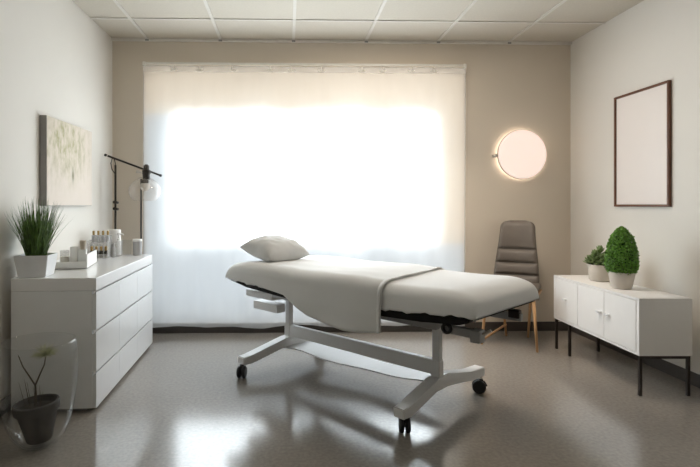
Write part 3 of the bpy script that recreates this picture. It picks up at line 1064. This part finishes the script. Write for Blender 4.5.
cj = thing('candle_jar', 'short cream candle in a pale jar, leftmost container in the white tray', 'candle', on_tray(-.042, -.12))
obj('jar', lathe(bmesh.new(), [(.02, 0), (.027, .003), (.028, .01), (.028, .1), (.0255, .101), (.0255, .064)], 28, cap1=False), 'acryl', cj, autosmooth=40)
obj('wax', lathe(bmesh.new(), [(.02, .004), (.0252, .006), (.0252, .06), (.01, .062)], 28), 'wax', cj, autosmooth=40)
obj('wick', T([(0, 0, .06), (.001, 0, .073)], .0012, 6), 'blk', cj)
wc = thing('canister', 'white round canister with domed lid in the middle of the tray', 'canister', on_tray(.016, -.12))
obj('jar', lathe(bmesh.new(), [(.02, 0), (.026, .004), (.027, .095)], 28), 'wcer', wc, autosmooth=40)
obj('lid', lathe(bmesh.new(), [(.0275, .0955), (.0275, .114), (.024, .122), (.01, .126)], 28), 'wcer', wc, autosmooth=30)
hb_ = tag(obj('square_holder', B(-.022, .022, -.022, .022, 0, .105, bevel=.004), 'wcer', None), 'plain square white box at the tall end of the tray', 'box')
# open the top: a real holder with walls
hb_.data.clear_geometry()
bm = bmesh.new()
box(bm, -.022, .022, -.022, .022, 0, .006)
for a in ((-.022, -.018, -.022, .022), (.018, .022, -.022, .022), (-.018, .018, -.022, -.018), (-.018, .018, .018, .022)):
    box(bm, *a, .006, .105)
bm.to_mesh(hb_.data)
bm.free()
hb_.location = on_tray(.065, -.12)
hb_.rotation_euler = (0, 0, tr_rot)
br = thing('brush', 'beige bristle brush standing upright in the square white box', 'brush', (hb_.location.x, hb_.location.y, TOP + .02))
obj('handle', T([(0, 0, .0), (0, 0, .08)], .009, 12), 'oak', br, smooth=True)
bm = bmesh.new()
for k in range(260):
    a = random.random() * 2 * PI
    r = .016 * math.sqrt(random.random())
    tube(bm, [(r * .55 * math.cos(a), r * .55 * math.sin(a), .075), (r * 1.15 * math.cos(a), r * 1.15 * math.sin(a), .152 + random.uniform(-.006, .004))], .0011, 3)
obj('bristles', bm, 'bristle', br)

# clear stand with two tiers of little bottles
ORG = (-1.432, 3.875, TOP)
og = thing('bottle_stand', 'clear two-tier stand for small bottles on the dresser', 'organizer', ORG, .1)
bm = bmesh.new()
box(bm, -.075, .075, .01, .07, .112, .117)
box(bm, -.075, .075, -.06, .07, 0, .005)
box(bm, -.075, .075, .066, .07, .005, .17)
box(bm, -.075, -.071, -.06, .066, .005, .135)
box(bm, .071, .075, -.06, .066, .005, .135)
box(bm, -.071, .071, -.06, -.056, .005, .035)
box(bm, -.071, .071, .010, .014, .005, .112)
obj('stand_body', bm, 'acryl', og)
def little(name, label, mb, mc, h, r, group, loc):
    t_ = thing(name, label, 'bottle', loc, 0, group)
    b_ = lathe(bmesh.new(), [(r * .8, 0), (r, .003), (r, h * .52), (r * .45, h * .6), (r * .45, h * .63)], 16)
    obj('body', b_, mb, t_, autosmooth=40)
    obj('cap', lathe(bmesh.new(), [(r * .62, h * .63), (r * .62, h * .97), (r * .45, h)], 16), mc, t_, autosmooth=40)
    return t_
def copy_tree(o):
    c = o.copy()
    COL.objects.link(c)
    for k in list(o.children):
        d = k.copy()
        COL.objects.link(d)
        d.parent = c
    return c
def on_stand(u, v, z):
    c, s = math.cos(.1), math.sin(.1)
    return (ORG[0] + u * c - v * s, ORG[1] + u * s + v * c, TOP + z)
first = None
pos = ('leftmost', 'second from left', 'third from left', 'rightmost')
for k in range(4):
    lab = 'pale little bottle with brass cap on the upper tier, %s of four' % pos[k]
    if first is None:
        first = little('polish_bottle', lab, 'silver', 'gold', .088, .0135, 'pale bottles on the upper tier', on_stand(-.053 + .035 * k, .04, .117))
    else:
        c = copy_tree(first)
        c.location = on_stand(-.053 + .035 * k, .04, .117)
        c['label'] = lab
first = None
for k in range(4):
    lab = 'dark little bottle with brass cap on the lower tier, %s of four' % pos[k]
    if first is None:
        first = little('dropper_bottle', lab, 'ink', 'gold', .085, .0145, 'dark bottles on the lower tier', on_stand(-.05 + .034 * k, -.02, .005))
    else:
        c = copy_tree(first)
        c.location = on_stand(-.05 + .034 * k, -.02, .005)
        c['label'] = lab

tall = thing('tall_canister', 'tall plain white cylinder at the far end of the dresser', 'canister', (-1.378, 4.055, TOP))
obj('body', lathe(bmesh.new(), [(.04, 0), (.046, .004), (.046, .168)], 36), 'wcer', tall, autosmooth=40)
obj('lid', lathe(bmesh.new(), [(.0465, .17), (.0465, .2), (.043, .207), (.02, .208)], 36), 'wcer', tall, autosmooth=35)
pm = thing('pump_bottle', 'translucent pump bottle with white nozzle in front of the tall cylinder', 'bottle', (-1.325, 3.99, TOP))
obj('body', lathe(bmesh.new(), [(.02, 0), (.026, .004), (.027, .1), (.02, .118), (.011, .124)], 28), 'acryl', pm, autosmooth=40)
hd = obj('pump_head', lathe(bmesh.new(), [(.013, .124), (.013, .14), (.006, .143), (.006, .165), (.012, .167), (.012, .182), (.008, .186)], 20), 'wcer', pm, autosmooth=40)
obj('nozzle', T([(0, 0, .176), (.034, -.006, .174), (.04, -.007, .166)], .0055, 8), 'wcer', hd)
gb_ = thing('small_bottle', 'small dark grey bottle beside the pump bottle on the dresser', 'bottle', (-1.348, 3.93, TOP))
obj('body', lathe(bmesh.new(), [(.014, 0), (.018, .003), (.018, .07), (.012, .08)], 24), 'wcer2', gb_, autosmooth=40)
obj('cap', lathe(bmesh.new(), [(.0125, .0805), (.0125, .104), (.008, .107)], 20), 'wcer2', gb_, autosmooth=40)
tag(obj('glass_tumbler', lathe(bmesh.new(), [(.02, 0), (.036, 0), (.038, .004), (.04, .125), (.0375, .126), (.0355, .009), (.01, .008)], 32), 'clear', None, autosmooth=40, loc=(-1.28, 4.04, TOP)),
    'empty clear glass tumbler on the dresser between white and grey cylinders', 'glass')
gc = thing('grey_jar', 'grey cylindrical jar with pale rim on the far corner of the dresser', 'jar', (-1.205, 4.075, TOP))
obj('body', lathe(bmesh.new(), [(.032, 0), (.036, .004), (.036, .112)], 32), 'wcer2', gc, autosmooth=40)
obj('lid', lathe(bmesh.new(), [(.0368, .1125), (.0368, .126), (.033, .13), (.01, .131)], 32), 'wcer', gc, autosmooth=35)

# ------------------------------------------------------------------ glass vase on the floor with a potted twig inside
VC = (-1.178, 2.42, 0)
vs = [(.03, .0), (.055, .004), (.085, .022), (.118, .06), (.142, .12), (.158, .2), (.169, .3), (.172, .38), (.170, .43), (.164, .485), (.160, .50)]
inn = [(r - .004, z + .006 if z < .1 else z) for r, z in vs[::-1]]
tag(obj('glass_vase', lathe(bmesh.new(), vs + inn, 64), 'clear', None, smooth=True, loc=VC),
    'large clear glass vase standing on the floor by the dresser', 'vase')
# pot leans against the inside
pt = thing('potted_twig', 'grey clay pot with a bare forked seedling, leaning inside the glass vase', 'potted plant', (VC[0] + .004, VC[1], .030))
pt.rotation_euler = (0, math.radians(-5), 0)
bm = bmesh.new()
lathe(bm, [(.03, 0), (.052, 0), (.056, .004), (.088, .135), (.097, .137), (.1, .143), (.102, .178), (.098, .182), (.09, .18), (.088, .15)], 40, cap1=False)
obj('pot', bm, 'clay', pt, autosmooth=40)
obj('soil', lathe(bmesh.new(), [(.08, .14), (.087, .152), (.05, .16), (.01, .164)], 28), 'soil', pt)
bm = bmesh.new()
tube(bm, [(-.005, 0, .155), (.0, 0, .2), (.002, 0, .262)], [.006, .005, .0045], 8)
tube(bm, [(.002, 0, .258), (-.025, .0, .31), (-.05, .004, .35), (-.068, .006, .405)], [.004, .0035, .003, .002], 8)
tube(bm, [(.002, 0, .258), (.032, .0, .315), (.055, -.004, .352), (.066, -.005, .40)], [.004, .0035, .003, .002], 8)
for k in range(10):
    a = random.random() * 2 * PI
    r = .05 * random.random()
    tube(bm, [(r * math.cos(a), r * math.sin(a), .155), (r * 1.2 * math.cos(a), r * 1.2 * math.sin(a), .2), (r * 1.5 * math.cos(a), r * 1.5 * math.sin(a), .155 + random.uniform(.06, .14))], [.0016, .0013, .0006], 5)
obj('stem', bm, 'twig', pt)
bm = bmesh.new()
for k in range(320):
    d = Vector((random.gauss(0, 1), random.gauss(0, 1), abs(random.gauss(0, .75)) + .1)).normalized()
    L = random.uniform(.035, .07)
    c0 = Vector((.064, -.005, .395))
    tube(bm, [c0, c0 + d * L * .6, c0 + d * L + Vector((0, 0, -.005))], [.0007, .0007, .0005], 3)
obj('seed_head', bm, 'fluff', pt)

# ------------------------------------------------------------------ light: daylight through the window, plus unseen warm fill lights added at the ceiling
w = bpy.data.worlds.new('sky')
S.world = w
w.use_nodes = True
bg = w.node_tree.nodes['Background']
bg.inputs['Color'].default_value = (.88, .95, 1.0, 1)
bg.inputs['Strength'].default_value = 12.

def area(name, loc, rot, sx_, sy_, e, col, portal=False):
    l = bpy.data.lights.new(name, 'AREA')
    l.shape = 'RECTANGLE'
    l.size, l.size_y = sx_, sy_
    l.energy = e
    l.color = col
    o = bpy.data.objects.new(name, l)
    COL.objects.link(o)
    o.location = loc
    o.rotation_euler = rot
    if portal:
        l.cycles.is_portal = True
    return o
area('window_portal', ((WX0 + WX1) / 2, YB + TH + .01, (WZ0 + WZ1) / 2), (-PI / 2, 0, 0), WX1 - WX0, WZ1 - WZ0, 1, (1, 1, 1), True)
area('added_warm_fill', (.85, 3.47, H - .012), (0, 0, 0), .9, .2, 16, (1., .87, .74))  # unseen warm fill added for the back of the room

sp = bpy.data.lights.new('added_warm_spot', 'SPOT')  # unseen spot added to brighten the far floor and back wall
sp.energy, sp.color = 85, (1., .86, .72)
sp.spot_size, sp.spot_blend, sp.shadow_soft_size = math.radians(72), .9, .09
so_ = bpy.data.objects.new('added_warm_spot', sp)
COL.objects.link(so_)
so_.location = (1.35, 3.45, H - .02)
so_.rotation_euler = (Vector((1.62, 4.12, 0)) - Vector(so_.location)).to_track_quat('-Z', 'Y').to_euler()

# ------------------------------------------------------------------ camera
F, VX, VY, YAW = 505., 288., 205., math.radians(1.5)
cxp = VX + F * math.tan(YAW)
cam = bpy.data.cameras.new('camera')
co = bpy.data.objects.new('camera', cam)
COL.objects.link(co)
cam.sensor_fit = 'HORIZONTAL'
cam.sensor_width = 36
cam.lens = F / 700 * 36
cam.shift_x = (350 - cxp) / 700
cam.shift_y = -(233.5 - VY) / 700
cam.clip_start = .02
co.location = (0, 0, 1.14)
co.rotation_euler = (PI / 2, 0, -YAW)
S.camera = co

S.view_settings.view_transform = 'Standard'
S.view_settings.look = 'None'
S.view_settings.exposure = 0.
S.view_settings.gamma = 1
S.render.filter_size = 1.1
S.view_settings.use_curve_mapping = False
S.cycles.max_bounces = 14
S.cycles.diffuse_bounces = 7
S.cycles.transparent_max_bounces = 24
S.cycles.caustics_reflective = False
S.cycles.use_denoising = True
S.cycles.sample_clamp_indirect = 8.
